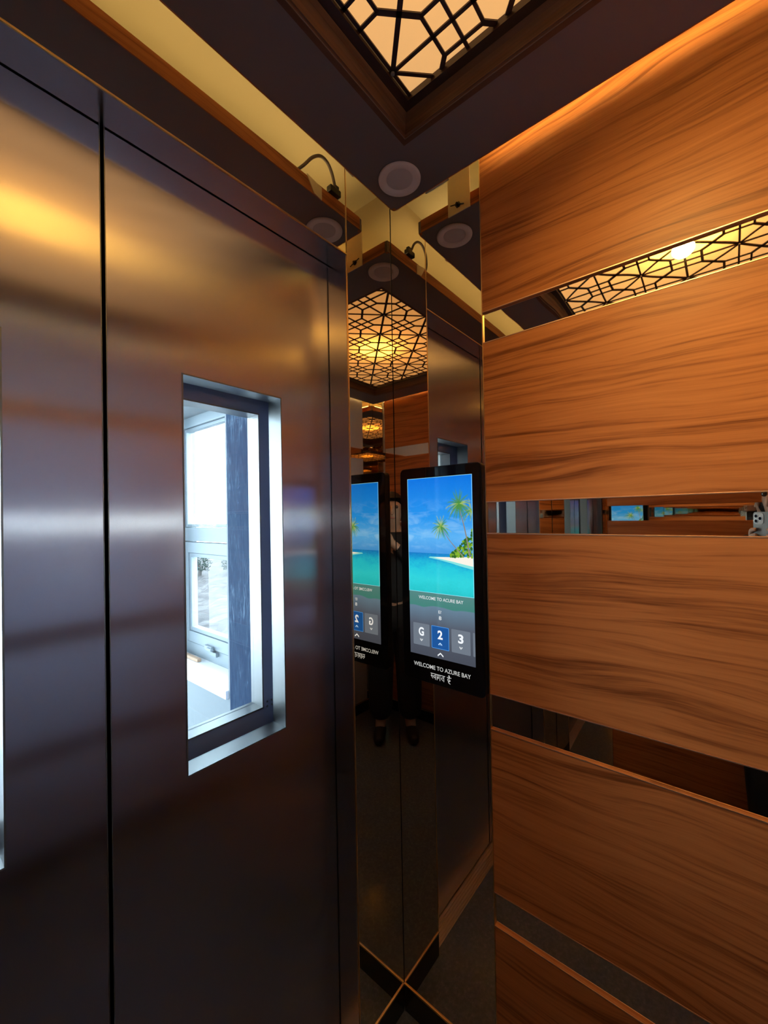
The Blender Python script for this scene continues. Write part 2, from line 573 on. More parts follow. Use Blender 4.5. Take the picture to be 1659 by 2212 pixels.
# skirtings with a thin brass top
def skirting(name, lo, hi, tlo, thi, label):
    s = thing(name, ((lo[0] + hi[0]) / 2, (lo[1] + hi[1]) / 2, 0), label, 'skirting', kind='structure')
    box_obj('skirting_board', lo, hi, M['skirt'], s, 0.001)
    box_obj('brass_bead', tlo, thi, M['brass'], s, 0.001)
skirting('baseboard_right', (0.001, YB, 0.0), (0.008, -0.0008, ZT - 0.007), (-0.003, YB, ZT - 0.006), (0.008, -0.0008, ZT), 'black skirting with brass bead under the right wall')
skirting('baseboard_left', (XW - 0.008, YB, 0.0), (XW - 0.001, -0.0008, ZT - 0.007), (XW - 0.008, YB, ZT - 0.006), (XW + 0.003, -0.0008, ZT), 'black skirting with brass bead under the left wall')
skirting('baseboard_back', (XW + 0.004, YB - 0.008, 0.0), (-0.004, YB - 0.001, ZT - 0.007), (XW + 0.004, YB - 0.008, ZT - 0.006), (-0.004, YB + 0.003, ZT), 'black skirting with brass bead under the back wall')
skirting('baseboard_front', (XJ1 + 0.001, 0.0005, 0.0), (-0.0012, 0.0038, ZT - 0.007), (XJ1 + 0.001, -0.003, ZT - 0.006), (-0.0032, 0.0035, ZT), 'brass bead and black skirting under the narrow front corner panel')

# ------------------------------------------------------------------ car doors
bm = bm_new()
add_box(bm, (XJ0 + 0.004, 0.0145, -0.03), (XJ1 - 0.004, YD + 0.055, 0.0))
for k in range(5):
    add_box(bm, (XJ0 + 0.004, 0.020 + k * 0.0095, 0.0), (XJ1 - 0.004, 0.0265 + k * 0.0095, 0.0022), 0.0006)
tag(obj('threshold', bm, M['sill']), 'ribbed bronze threshold at the foot of the lift doors', 'threshold')

WZ0, WZ1 = 0.969, 1.781
def leaf(name, x0, x1, wx0, wx1, label):
    d = thing(name, ((x0 + x1) / 2, YD, 0.004), label, 'door', kind='structure')
    bm = bm_new()
    add_ring_plate(bm, (x0, x1, 0.004, 2.28), (wx0, wx1, WZ0, WZ1), YD, YD + 0.048)
    obj('door_skin', bm, M['steel'], d)
    wf_ = bm_new()
    # thin polished lining of the opening, with a bead on the face
    add_ring_plate(wf_, (wx0 - 0.0005, wx1 + 0.0005, WZ0 - 0.0005, WZ1 + 0.0005), (wx0 + 0.0022, wx1 - 0.0022, WZ0 + 0.0022, WZ1 - 0.0022), YD - 0.0012, YD + 0.049)
    w = obj('window_frame', wf_, M['chrome'], d)
    w['label'] = 'polished steel lining of the door window'
    g = box_obj('window_pane', (wx0 + 0.0024, YD + 0.0435, WZ0 + 0.0024), (wx1 - 0.0024, YD + 0.0475, WZ1 - 0.0024), M['glass'], d)
    sb = bm_new()
    for e in ((x0, x0 + 0.0016), (x1 - 0.0016, x1)):
        add_box(sb, (e[0], YD - 0.0004, 0.004), (e[1], YD + 0.02, 2.26))
    obj('edge_bead', sb, M['chrome'], d)
    return d
leaf('door_1', XS + 0.003, XJ1 + 0.03, -0.601, -0.360, 'right brushed steel lift door with the fully visible tall window')
leaf('door_2', XJ0 - 0.03, XS - 0.003, 2 * XS + 0.360, 2 * XS + 0.601, 'left brushed steel lift door, cut off by the photo edge')
box_obj('trim_1', (XS - 0.004, YD + 0.03, 0.0), (XS + 0.004, YD + 0.06, 2.28), M['darkgap'])  # dark strip set behind the seam of the doors
tag(bpy.data.objects['trim_1'], 'dark strip in the gap where the lift doors meet', 'infill', kind='structure')

# ------------------------------------------------------------------ landing doors beyond the gap
LY0, LY1 = 0.165, 0.212
LZ0, LZ1 = 0.992, 1.757
def landing_leaf(name, x0, x1, wx0, wx1, label):
    d = thing(name, ((x0 + x1) / 2, LY0, 0.0), label, 'door', kind='structure')
    bm = bm_new()
    add_ring_plate(bm, (x0, x1, 0.0, 2.3), (wx0, wx1, LZ0, LZ1), LY0, LY1)
    obj('door_skin', bm, M['landing'], d)
    b2 = bm_new()
    add_ring_plate(b2, (wx0 - 0.0005, wx1 + 0.0005, LZ0 - 0.0005, LZ1 + 0.0005), (wx0 + 0.003, wx1 - 0.003, LZ0 + 0.003, LZ1 - 0.003), LY0 - 0.002, LY1 + 0.002)
    w = obj('window_frame', b2, M['chrome'], d)
    w['label'] = 'bright steel lining of the landing door window'
    b3 = bm_new()
    for sx in (wx1 + 0.012, wx1 + 0.026, wx0 - 0.012):
        for sz in (LZ0 - 0.0, LZ0 + 0.012):
            add_cyl(b3, (sx, LY0 + 0.001, sz), (sx, LY0 - 0.003, sz), 0.0028, 0.002, 10)
    obj('screw', b3, M['chrome'], d)
    box_obj('window_pane', (wx0 + 0.003, LY1 - 0.012, LZ0 + 0.003), (wx1 - 0.003, LY1 - 0.008, LZ1 - 0.003), M['glass'], d)
M['landing'] = simple('dark_blue_steel', (0.24, 0.28, 0.42), 0.4, 0.3)
landing_leaf('door_3', XS + 0.002, XJ1 + 0.06, -0.612, -0.362, 'dark landing door behind the right lift door window')
landing_leaf('door_4', XJ0 - 0.06, XS - 0.002, 2 * XS + 0.362, 2 * XS + 0.612, 'dark landing door behind the left lift door')
bm = bm_new()  # added dark blocks round the door gap, stop daylight leaking in
for lo, hi in (((XJ1 + 0.001, 0.015, -0.3), (0.05, YD + 0.05, -0.002)), ((XW - 0.05, 0.015, -0.3), (XJ0 - 0.001, YD + 0.05, -0.002)), ((XJ1 + 0.03, YD + 0.05, -0.3), (0.05, 0.27, 2.7)), ((XW - 0.05, YD + 0.05, -0.3), (XJ0 - 0.03, 0.27, 2.7)),
               ((XJ0 - 0.03, YD + 0.05, 2.29), (XJ1 + 0.03, 0.27, 2.7)), ((XJ0 - 0.03, YD + 0.056, -0.3), (XJ1 + 0.03, 0.27, -0.002))):
    add_box(bm, lo, hi)
tag(obj('wall_light_block', bm, M['darkgap']), 'dark blocks added between car door and landing door to keep light out', 'wall', kind='structure')

# ------------------------------------------------------------------ landing: side wall, window, sill
XR = -0.12
WY0, WY1 = 0.80, 1.40
RZ0, RZ1 = 0.80, 2.005
wland = thing('wall_landing', (XR, 1.2, 0), 'pale blue landing wall with a deep window recess outside the lift', 'wall', kind='structure')
bm = bm_new()
add_box(bm, (XR, 0.27, 0.0), (0.08, 0.765, 2.75))
add_box(bm, (XR, WY1 + 0.03, 0.0), (0.08, 3.6, 2.75))
add_box(bm, (XR, 0.765, 0.0), (0.08, WY1 + 0.03, RZ0 - 0.035))
add_box(bm, (XR, 0.765, RZ1), (0.08, WY1 + 0.03, 2.75))
obj('plaster_face', bm, M['blueplaster'], wland)
tag(box_obj('cladding_sheet', (XR - 0.004, 0.272, 0.003), (XR - 0.0005, 0.748, 2.7), M['scratched']), 'scratched blue cladding sheet on the landing wall beside the window', 'panel')
tag(box_obj('ceiling_landing', (-3.0, 0.27, 2.75), (0.08, 3.6, 2.8), M['whiteplaster']), 'white landing ceiling', 'ceiling', kind='structure')
tag(box_obj('wall_sky_shield', (-3.06, 0.27, 0.0), (-3.0, 3.6, 2.75), M['blueplaster']), 'pale blue side wall added to the landing to hold back sky light', 'wall', kind='structure')  # added wall, shades the window side of the landing from open sky
tag(box_obj('floor_landing', (-3.0, 0.27, -0.06), (0.08, 3.6, 0.0), M['whiteplaster']), 'pale landing floor', 'floor', kind='structure')
ws = box_obj('window_sill', (XR - 0.012, 0.768, RZ0 - 0.034), (0.07, WY1 + 0.028, RZ0), M['sillstone'], None, 0.003)
tag(ws, 'white stone window sill on the landing, seen through the door window', 'window sill')
w1 = thing('window_1', (0.02, (WY0 + WY1) / 2, RZ0), 'white framed landing window with fixed pane over a casement', 'window', kind='structure')
bm = bm_new()
ya, yb = 0.768, WY1
for lo, hi in (((0.0, ya, RZ0), (0.05, ya + 0.04, RZ1)), ((0.0, yb - 0.0, RZ0), (0.05, yb + 0.028, RZ1)),
               ((0.0, ya, 1.955), (0.05, yb + 0.02, RZ1)), ((0.0, ya, RZ0), (0.05, yb + 0.02, 0.862)), ((0.0, ya, 1.375), (0.05, yb + 0.02, 1.442))):
    add_box(bm, lo, hi, 0.003)
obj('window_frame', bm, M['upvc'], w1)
bm = bm_new()
add_ring = lambda bm, y0, y1, z0, z1, w, xa, xb: [add_box(bm, lo, hi, 0.003) for lo, hi in (
    ((xa, y0, z0), (xb, y0 + w, z1)), ((xa, y1 - w, z0), (xb, y1, z1)), ((xa, y0 + w, z0), (xb, y1 - w, z0 + w)), ((xa, y0 + w, z1 - w), (xb, y1 - w, z1)))]
add_ring(bm, ya + 0.045, yb - 0.004, 0.867, 1.370, 0.054, -0.008, 0.035)
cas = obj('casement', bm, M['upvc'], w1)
bm = bm_new()
add_ring(bm, ya + 0.100, yb - 0.060, 0.922, 1.315 , 0.020, -0.002, 0.03)
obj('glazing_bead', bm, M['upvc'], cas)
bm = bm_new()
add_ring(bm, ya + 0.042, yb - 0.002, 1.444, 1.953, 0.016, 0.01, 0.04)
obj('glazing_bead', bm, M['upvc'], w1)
bm = bm_new()
add_box(bm, (-0.022, 1.09, 0.862), (-0.004, 1.16, 0.884), 0.003)
add_box(bm, (-0.034, 1.075, 0.868), (-0.020, 1.125, 0.880), 0.003)
add_box(bm, (-0.016, 1.06, 0.840), (-0.0, 1.12, 0.860), 0.003)
obj('latch', bm, M['upvc'], w1)
box_obj('window_pane', (0.022, ya + 0.044, 1.446), (0.026, yb - 0.004, 1.951), M['glass_coated'], w1)
box_obj('window_pane', (0.012, ya + 0.10, 0.924), (0.016, yb - 0.06, 1.313), M['glass_coated'], w1)
tag(box_obj('wooden_stick', (XR + 0.075, 1.18, RZ0 + 0.0005), (XR + 0.095, 1.385, RZ0 + 0.016), simple('raw_wood', (0.45, 0.30, 0.2), 0.7), None, 0.003), 'short brown stick lying on the landing window sill', 'stick')

# outside ground and trees
bm = bm_new()
nx, ny = 40, 40
G = [[bm.verts.new((0.3 + 24 * (i / nx) ** 1.3, -4 + 26 * j / ny, -1.6 + 2.4 * (i / nx) ** 1.2 + 0.10 * random.uniform(-1, 1) * (1 + 2 * i / nx))) for j in range(ny + 1)] for i in range(nx + 1)]
for i in range(nx):
    for j in range(ny):
        bm.faces.new((G[i][j], G[i + 1][j], G[i + 1][j + 1], G[i][j + 1]))
tag(obj('ground', bm, M['ground'], smooth=True), 'dry rocky ground outside the landing window', 'ground', kind='structure')
def tree(x, y, z, h, label):
    t = thing('tree', (x, y, z), label, 'tree', 'trees outside the landing window')
    bm = bm_new()
    add_tube(bm, [(x, y, z), (x + 0.05, y, z + h * 0.3), (x - 0.04, y + 0.05, z + h * 0.6)], [0.09, 0.07, 0.04], 8)
    obj('trunk', bm, M['trunk'], t)
    bm = bm_new()
    for k in range(900):
        a = random.uniform(0, 2 * PI); r = random.random() ** 0.5 * h * 0.36
        zz = z + h * random.uniform(0.28, 1.0)
        r *= 1.15 - abs((zz - z) / h - 0.55)
        c = Vector((x + r * math.cos(a), y + r * math.sin(a), zz))
        s = h * 0.035
        d1 = Vector((random.uniform(-1, 1), random.uniform(-1, 1), random.uniform(-1, 1))).normalized() * s
        d2 = d1.cross(Vector((random.uniform(-1, 1), random.uniform(-1, 1), random.uniform(-1, 1)))).normalized() * s * 0.5
        bm.faces.new([bm.verts.new(c + d1), bm.verts.new(c + d2), bm.verts.new(c - d1), bm.verts.new(c - d2)])
    obj('foliage', bm, M['leaf'], t, keep=True)
tree(7.0, 15.6, -0.95, 1.25, 'pale green tree at the left of the lower landing window pane')
tree(8.0, 14.8, -0.90, 1.10, 'pale green tree at the right of the lower landing window pane')

# ------------------------------------------------------------------ suspended ceiling
IX0, IX1, IY0, IY1 = XW + 0.06, -0.06, YB + 0.06, -0.06
ZI = 2.349
LX0, LX1, LY0_, LY1_ = XW + 0.22, -0.22, YB + 0.22, -0.22     # lip of the recess
PX0, PX1, PY0, PY1 = XW + 0.255, -0.255, YB + 0.255, -0.255   # visible lattice
ZL = 2.389
sus = thing('suspended_ceiling', (XW / 2, YB / 2, ZI), 'dark wood suspended ceiling with teak edges and a square recess', 'suspended ceiling')
def frame_xy(bm, o, i, z0, z1):
    (ox0, ox1, oy0, oy1), (ix0, ix1, iy0, iy1) = o, i
    O = [(ox0, oy0), (ox1, oy0), (ox1, oy1), (ox0, oy1)]
    I = [(ix0, iy0), (ix1, iy0), (ix1, iy1), (ix0, iy1)]
    V = {}
    for z in (z0, z1):
        V['o', z] = [bm.verts.new((x, y, z)) for x, y in O]
        V['i', z] = [bm.verts.new((x, y, z)) for x, y in I]
    for k in range(4):
        k2 = (k + 1) % 4
        bm.faces.new((V['o', z0][k], V['i', z0][k], V['i', z0][k2], V['o', z0][k2]))
        bm.faces.new((V['o', z1][k], V['o', z1][k2], V['i', z1][k2], V['i', z1][k]))
        bm.faces.new((V['o', z0][k], V['o', z0][k2], V['o', z1][k2], V['o', z1][k]))
        bm.faces.new((V['i', z0][k2], V['i', z0][k], V['i', z1][k], V['i', z1][k2]))
bm = bm_new()
frame_xy(bm, (IX0 + 0.002, IX1 - 0.002, IY0 + 0.002, IY1 - 0.002), (LX0, LX1, LY0_, LY1_), ZI, ZI + 0.036)
obj('slab', bm, M['dark_lam'], sus)
bm = bm_new()
frame_xy(bm, (IX0, IX1, IY0, IY1), (IX0 + 0.0025, IX1 - 0.0025, IY0 + 0.0025, IY1 - 0.0025), ZI - 0.0004, ZI + 0.036)
bmesh.ops.bevel(bm, geom=[e for e in bm.edges if abs(e.verts[0].co.z - e.verts[1].co.z) > 0.01 and min(abs(e.verts[0].co.x - IX0), abs(e.verts[0].co.x - IX1)) < 1e-4], offset=0.012, segments=5, affect='EDGES')
o = obj('edge_band', bm, M['wood_edge'], sus)
o['label'] = 'teak coloured outer edge'
# rounded wooden lip round the recess
bm = bm_new()
prof = [(0.0, 0.0)] + [(0.010 * (1 - math.cos(a)), 0.010 * math.sin(a)) for a in [PI / 2 * k / 5 for k in range(1, 6)]]
prof = [(-0.012, -0.0006), (-0.001, -0.0006)] + [(0.004 * (1 - math.cos(PI / 2 * k / 4)), 0.004 * math.sin(PI / 2 * k / 4)) for k in range(1, 5)] + [(0.0055, 0.020), (0.010, 0.030), (0.018, ZL - ZI - 0.003)]
rings = []
for dx, dz in prof:
    rings.append([bm.verts.new((x, y, ZI + dz)) for x, y in ((LX0 + dx, LY0_ + dx), (LX1 - dx, LY0_ + dx), (LX1 - dx, LY1_ - dx), (LX0 + dx, LY1_ - dx))])
for a, b_ in zip(rings, rings[1:]):
    for k in range(4):
        bm.faces.new((a[k], a[(k + 1) % 4], b_[(k + 1) % 4], b_[k]))
o = obj('recess_lip', bm, M['wood_lip'], sus)
o['label'] = 'brown moulded lip of the recess'

# ceiling light: frame, opal diffuser, lattice grille with pins, lamp
cl = thing('ceiling_light', (XW / 2, YB / 2, ZL), 'backlit amber ceiling light behind a dark geometric lattice', 'ceiling light')
bm = bm_new()
frame_xy(bm, (LX0 + 0.008, LX1 - 0.008, LY0_ + 0.008, LY1_ - 0.008), (PX0, PX1, PY0, PY1), ZL - 0.001, ZL + 0.016)
obj('light_frame', bm, M['grille'], cl)
bm = bm_new()
vs = [bm.verts.new((x, y, ZL + 0.0135)) for x, y in ((PX0 - 0.01, PY0 - 0.01), (PX1 + 0.01, PY0 - 0.01), (PX1 + 0.01, PY1 + 0.01), (PX0 - 0.01, PY1 + 0.01))]
bm.faces.new(vs)
o = obj('diffuser', bm, M['diffuser'], cl)
o['label'] = 'glowing amber diffuser sheet'
S_ = 0.14
CX, CY = XW / 2, YB / 2
segs = []
def clip(p, q):
    x0, y0 = p; x1, y1 = q
    t0, t1 = 0.0, 1.0
    dx, dy = x1 - x0, y1 - y0
    for pp, qq in ((-dx, x0 - PX0), (dx, PX1 - x0), (-dy, y0 - PY0), (dy, PY1 - y0)):
        if abs(pp) < 1e-9:
            if qq < 0: return None
        else:
            r = qq / pp
            if pp < 0: t0 = max(t0, r)
            else: t1 = min(t1, r)
    if t0 >= t1 - 1e-6: return None
    return (x0 + t0 * dx, y0 + t0 * dy), (x0 + t1 * dx, y0 + t1 * dy)
hubs = []
HS = 0.042
for i in range(-5, 6):
    for j in range(-5, 6):
        x, y = CX + i * S_, CY + j * S_
        if (i + j) % 2 == 0:
            if PX0 + 0.004 < x < PX1 - 0.004 and PY0 + 0.004 < y < PY1 - 0.004:
                hubs.append((x, y))
            segs.append(((x, y), (x + S_, y + S_), 0.010))
            segs.append(((x, y), (x + S_, y - S_), 0.007))
            segs.append(((x - S_, y), (x + S_, y), 0.007))
            segs.append(((x, y - S_), (x, y + S_), 0.007))
        else:
            c4 = [(x - HS, y - HS), (x + HS, y - HS), (x + HS, y + HS), (x - HS, y + HS)]
            for k in range(4):
                segs.append((c4[k], c4[(k + 1) % 4], 0.007))
            segs.append((c4[2], (x + S_ - HS, y + S_ - HS), 0.010))
            segs.append((c4[1], (x + S_ - HS, y - S_ + HS), 0.010))
bm = bm_new()
for p, q, w in segs:
    r = clip(p, q)
    if not r: continue
    (x0, y0), (x1, y1) = r
    d = Vector((x1 - x0, y1 - y0, 0))
    L = d.length
    if L < 0.002: continue
    d.normalize()
    n = Vector((-d.y, d.x, 0)) * w / 2
    z0, z1 = ZL + 0.0055, ZL + 0.0085
    A = Vector((x0, y0, 0)); B = Vector((x1, y1, 0))
    vv = []
    for z in (z0, z1):
        for pt in (A - n, B - n, B + n, A + n):
            vv.append(bm.verts.new((pt.x, pt.y, z)))
    for f in ((0, 3, 2, 1), (4, 5, 6, 7), (0, 1, 5, 4), (1, 2, 6, 5), (2, 3, 7, 6), (3, 0, 4, 7)):
        bm.faces.new([vv[k] for k in f])
g = obj('lattice_grille', bm, M['grille'], cl)
g['label'] = 'dark lattice of stars and small squares'
pin_me = None
for x, y in hubs:
    if pin_me is None:
        bm = bm_new()
        add_cyl(bm, (0, 0, -0.0015), (0, 0, 0.003), 0.0042, 0.0048, 12)
        o = obj('grille_pin', bm, simple('bright_pin', (0.85, 0.82, 0.75), 0.25, 0.6), cl, origin=(0, 0, 0))
        pin_me = o.data
    else:
        o = bpy.data.objects.new('grille_pin', pin_me)
        C.objects.link(o)
        o.parent = cl
    o.location = Vector((x, y, ZL + 0.0045)) - cl.location
bm = bm_new()
add_lathe(bm, [(0.0, 0.0), (0.105, 0.0), (0.105, 0.004), (0.0, 0.004)], (CX, CY, ZL + 0.0088), 40)
o = obj('lamp', bm, M['lamp'], cl)
o['label'] = 'bright round lamp shining through the grille'
bm = bm_new()
bz0, bz1 = ZL + 0.0165, ZC - 0.002
for lo, hi in (((LX0, LY0_, bz1 - 0.003), (LX1, LY1_, bz1)), ((LX0, LY0_, bz0), (LX0 + 0.003, LY1_, bz1)), ((LX1 - 0.003, LY0_, bz0), (LX1, LY1_, bz1)),
               ((LX0, LY0_, bz0), (LX1, LY0_ + 0.003, bz1)), ((LX0, LY1_ - 0.003, bz0), (LX1, LY1_, bz1))):
    add_box(bm, lo, hi)
obj('light_box', bm, M['white_metal'], cl)
pl = bpy.data.lights.new('bulb', 'POINT')
pl.energy = 3.0
pl.color = (1.0, 0.62, 0.22)
pl.shadow_soft_size = 0.02
po = bpy.data.objects.new('bulb', pl)
C.objects.link(po)
po.location = (CX, CY, ZL + 0.07)
# cove strips lying on top of the suspended ceiling
zt_ = ZI + 0.0362
for lo, hi, nm in (((IX1 - 0.016, IY0 + 0.05, zt_), (IX1 - 0.009, -0.33, zt_ + 0.006), 'amber light strip hidden above the ceiling edge at the right wall'),
               ((IX0 + 0.009, IY0 + 0.05, zt_), (IX0 + 0.016, -0.33, zt_ + 0.006), 'amber light strip hidden above the ceiling edge at the left wall'),
               ((IX0 + 0.05, IY1 - 0.030, zt_), (IX1 - 0.05, IY1 - 0.016, zt_ + 0.006), 'amber light strip hidden above the ceiling edge at the doors'),
               ((IX0 + 0.05, IY0 + 0.009, zt_), (IX1 - 0.05, IY0 + 0.016, zt_ + 0.006), 'amber light strip hidden above the ceiling edge at the back')):
    tag(box_obj('light_strip', lo, hi, M['cove' if 'doors' in nm else 'cove_wall']), nm, 'light strip', 'cove light strips')

# downlight in the corner
dl = thing('downlight', (-0.140, -0.1425, ZI), 'round frosted downlight, switched off, in the ceiling corner', 'downlight')
bm = bm_new()
add_lathe(bm, [(0.0545, -0.0008), (0.0540, -0.0042), (0.050, -0.0062), (0.036, -0.0040), (0.0335, -0.0008)], dl.location, 56)
obj('trim_ring', bm, M['grey_lamp'], dl, smooth=True)
bm = bm_new()
add_lathe(bm, [(0.0345, -0.0010), (0.030, -0.0020), (0.0, -0.0024)], dl.location, 48)
obj('lens', bm, M['grey_lens'], dl, smooth=True)

# hanging bracket on the right edge
br = thing('ceiling_bracket', (-0.06, -0.204, ZC), 'cream metal bracket with a bolt holding the ceiling edge by the screen', 'bracket')
bm = bm_new()
add_box(bm, (-0.0598, -0.239, 2.345), (-0.0570, -0.169, ZC - 0.0005), 0.0006)
add_box(bm, (-0.0570, -0.239, ZC - 0.004), (-0.022, -0.169, ZC - 0.0005), 0.0006)
obj('bracket_plate', bm, M['white_metal'], br)
bm = bm_new()
add_cyl(bm, (-0.0570, -0.202, 2.366), (-0.0545, -0.202, 2.366), 0.0085, 0.0085, 6)
add_cyl(bm, (-0.0545, -0.202, 2.366), (-0.048, -0.202, 2.366), 0.004, 0.004, 12)
add_tube(bm, [(-0.0530, -0.222, 2.358), (-0.0530, -0.202, 2.366), (-0.0530, -0.180, 2.371)], 0.0016, 8)
o = obj('bolt', bm, M['rim'], br)
o['label'] = 'dark bolt with a split pin'
# small bracket and cable at the front edge
b2 = thing('edge_clip', (-0.246, -0.06, ZI), 'small cream clip on the front edge of the suspended ceiling', 'clip')
bm = bm_new()
vv = [bm.verts.new(p) for p in ((-0.225, -0.0598, 2.346), (-0.225, -0.0598, 2.380), (-0.277, -0.0598, 2.388), (-0.252, -0.0598, 2.350))]
bm.faces.new(vv)
rr = bmesh.ops.extrude_face_region(bm, geom=bm.faces[:])
bmesh.ops.translate(bm, vec=(0, 0.0022, 0), verts=[v for v in rr['geom'] if isinstance(v, bmesh.types.BMVert)])
obj('clip_plate', bm, M['white_metal'], b2)
cb = thing('cable', (-0.17, -0.06, ZI + 0.036), 'looped dark cable with a black plug above the ceiling edge', 'cable')
bm = bm_new()
pts = []
key = [(-0.300, -0.075, 2.3875), (-0.287, -0.058, 2.402), (-0.266, -0.047, 2.430), (-0.240, -0.044, 2.449), (-0.215, -0.045, 2.449), (-0.196, -0.048, 2.434), (-0.185, -0.050, 2.412), (-0.180, -0.054, 2.402)]
for i in range(len(key) - 1):
    p0, p1, p2, p3 = [Vector(key[max(0, min(len(key) - 1, i + k))]) for k in (-1, 0, 1, 2)]
    for s in range(6):
        t = s / 6
        pts.append(0.5 * ((2 * p1) + (p2 - p0) * t + (2 * p0 - 5 * p1 + 4 * p2 - p3) * t * t + (3 * p1 - p0 - 3 * p2 + p3) * t ** 3))
add_tube(bm, pts, 0.0042, 10)
obj('cord', bm, simple('grey_cord', (0.10, 0.08, 0.07), 0.3), cb, smooth=True)
bm = bm_new()
add_box(bm, (-0.200, -0.066, 2.3856), (-0.160, -0.048, 2.404), 0.003)
add_box(bm, (-0.180, -0.062, 2.404), (-0.166, -0.050, 2.414), 0.002)
obj('plug', bm, M['black'], cb)

# ------------------------------------------------------------------ touch screen
TX = -0.012
TY0, TY1, TZ0, TZ1 = -0.290, -0.029, 1.012, 1.620
DY0, DY1, DZ0, DZ1 = -0.2640, -0.0565, 1.0875, 1.5900
ts = thing('touch_screen', (0, (TY0 + TY1) / 2, TZ0), 'black touch screen showing a tropical beach and floor buttons', 'touch screen')
def rounded_slab(y0, y1, z0, z1, r, x0, x1, bev):
    bm = bm_new()
    pts = []
    for cy, cz, a0 in ((y1 - r, z1 - r, 0), (y0 + r, z1 - r, 90), (y0 + r, z0 + r, 180), (y1 - r, z0 + r, 270)):
        for k in range(9):
            a = math.radians(a0 + 90 * k / 8)
            pts.append((cy + r * math.cos(a), cz + r * math.sin(a)))
    f = bm.faces.new([bm.verts.new((x0, y, z)) for y, z in pts])
    rr = bmesh.ops.extrude_face_region(bm, geom=[f])
    bmesh.ops.translate(bm, vec=(x1 - x0, 0, 0), verts=[v for v in rr['geom'] if isinstance(v, bmesh.types.BMVert)])
    bmesh.ops.recalc_face_normals(bm, faces=bm.faces[:])
    if bev:
        es = [e for e in bm.edges if abs(e.verts[0].co.x - x1) < 1e-6 and abs(e.verts[1].co.x - x1) < 1e-6]
        bmesh.ops.bevel(bm, geom=es, offset=bev, segments=2, affect='EDGES')
    return bm
o = obj('housing', rounded_slab(TY0, TY1, TZ0, TZ1, 0.014, -0.0002, TX + 0.0015, 0.0), M['rim'], ts)
o = obj('glass_front', rounded_slab(TY0 + 0.0014, TY1 - 0.0014, TZ0 + 0.0014, TZ1 - 0.0014, 0.0128, TX + 0.003, TX, 0.0006), M['blackgloss'], ts)
o['label'] = 'glossy black glass front'
XP = TX - 0.0004
def lay(k):
    return XP - 0.00012 * k
# picture: sea, sky, sand, bushes and palms as one picture mesh
def sky_mat():
    mt, nt, b = newmat('screen_sky')
    b.inputs['Base Color'].default_value = (0.005, 0.005, 0.006, 1)
    b.inputs['Roughness'].default_value = 0.06
    tc = N(nt, 'ShaderNodeTexCoord')
    sp = N(nt, 'ShaderNodeSeparateXYZ')
    nt.links.new(tc.outputs['Object'], sp.inputs[0])
    H = 1.378 - 1.267
    f = N(nt, 'ShaderNodeMapRange')
    f.inputs[1].default_value = H
    f.inputs[2].default_value = DZ1 - 1.267
    nt.links.new(sp.outputs[2], f.inputs[0])
    r = ramp(nt, f.outputs[0], [(0.0, (0.06, 0.30, 0.72)), (0.22, (0.10, 0.42, 0.85)), (0.45, (0.02, 0.29, 0.80)), (1.0, (0.002, 0.16, 0.70))])
    n1 = noise(nt, mapped(nt, (1, 16, 40), loc=(3, 1.7, 0.3)).outputs[0], 1.0, 4.0, 0.55, 0.8)
    cm = ramp(nt, n1.outputs[0], [(0.48, (0, 0, 0)), (0.72, (1, 1, 1))])
    low = ramp(nt, f.outputs[0], [(0.0, (0.2, 0.2, 0.2)), (0.25, (0.9, 0.9, 0.9)), (0.6, (0.35, 0.35, 0.35)), (0.75, (0, 0, 0))])
    mul = math_n(nt, 'MULTIPLY', math_n(nt, 'MULTIPLY', cm.outputs[0], low.outputs[0]), 0.6)
    mx = N(nt, 'ShaderNodeMix', data_type='RGBA')
    nt.links.new(mul, mx.inputs[0])
    nt.links.new(r.outputs[0], mx.inputs[6])
    mx.inputs[7].default_value = (0.38, 0.66, 0.90, 1)
    nt.links.new(mx.outputs[2], b.inputs['Emission Color'])
    b.inputs['Emission Strength'].default_value = 1.0
    return mt
def sea_mat():
    mt, nt, b = newmat('screen_sea')
    b.inputs['Base Color'].default_value = (0.005, 0.005, 0.006, 1)
    b.inputs['Roughness'].default_value = 0.06
    tc = N(nt, 'ShaderNodeTexCoord')
    sp = N(nt, 'ShaderNodeSeparateXYZ')
    nt.links.new(tc.outputs['Object'], sp.inputs[0])
    f = N(nt, 'ShaderNodeMapRange')
    f.inputs[1].default_value = 0.0
    f.inputs[2].default_value = 1.378 - 1.267
    nt.links.new(sp.outputs[2], f.inputs[0])
    n1 = noise(nt, mapped(nt, (1, 120, 420)).outputs[0], 1.0, 3.0, 0.6)
    n2 = noise(nt, mapped(nt, (1, 14, 30)).outputs[0], 1.0, 2.0, 0.6)
    fac = math_n(nt, 'ADD', f.outputs[0], math_n(nt, 'ADD', math_n(nt, 'MULTIPLY', math_n(nt, 'SUBTRACT', n1.outputs[0], 0.5), 0.35), math_n(nt, 'MULTIPLY', math_n(nt, 'SUBTRACT', n2.outputs[0], 0.5), 0.45)))
    r = ramp(nt, fac, [(0.0, (0.02, 0.52, 0.56)), (0.35, (0.03, 0.62, 0.68)), (0.62, (0.02, 0.55, 0.68)), (0.85, (0.01, 0.33, 0.62)), (1.0, (0.01, 0.20, 0.55))])
    nt.links.new(r.outputs[0], b.inputs['Emission Color'])
    b.inputs['Emission Strength'].default_value = 1.0
    return mt
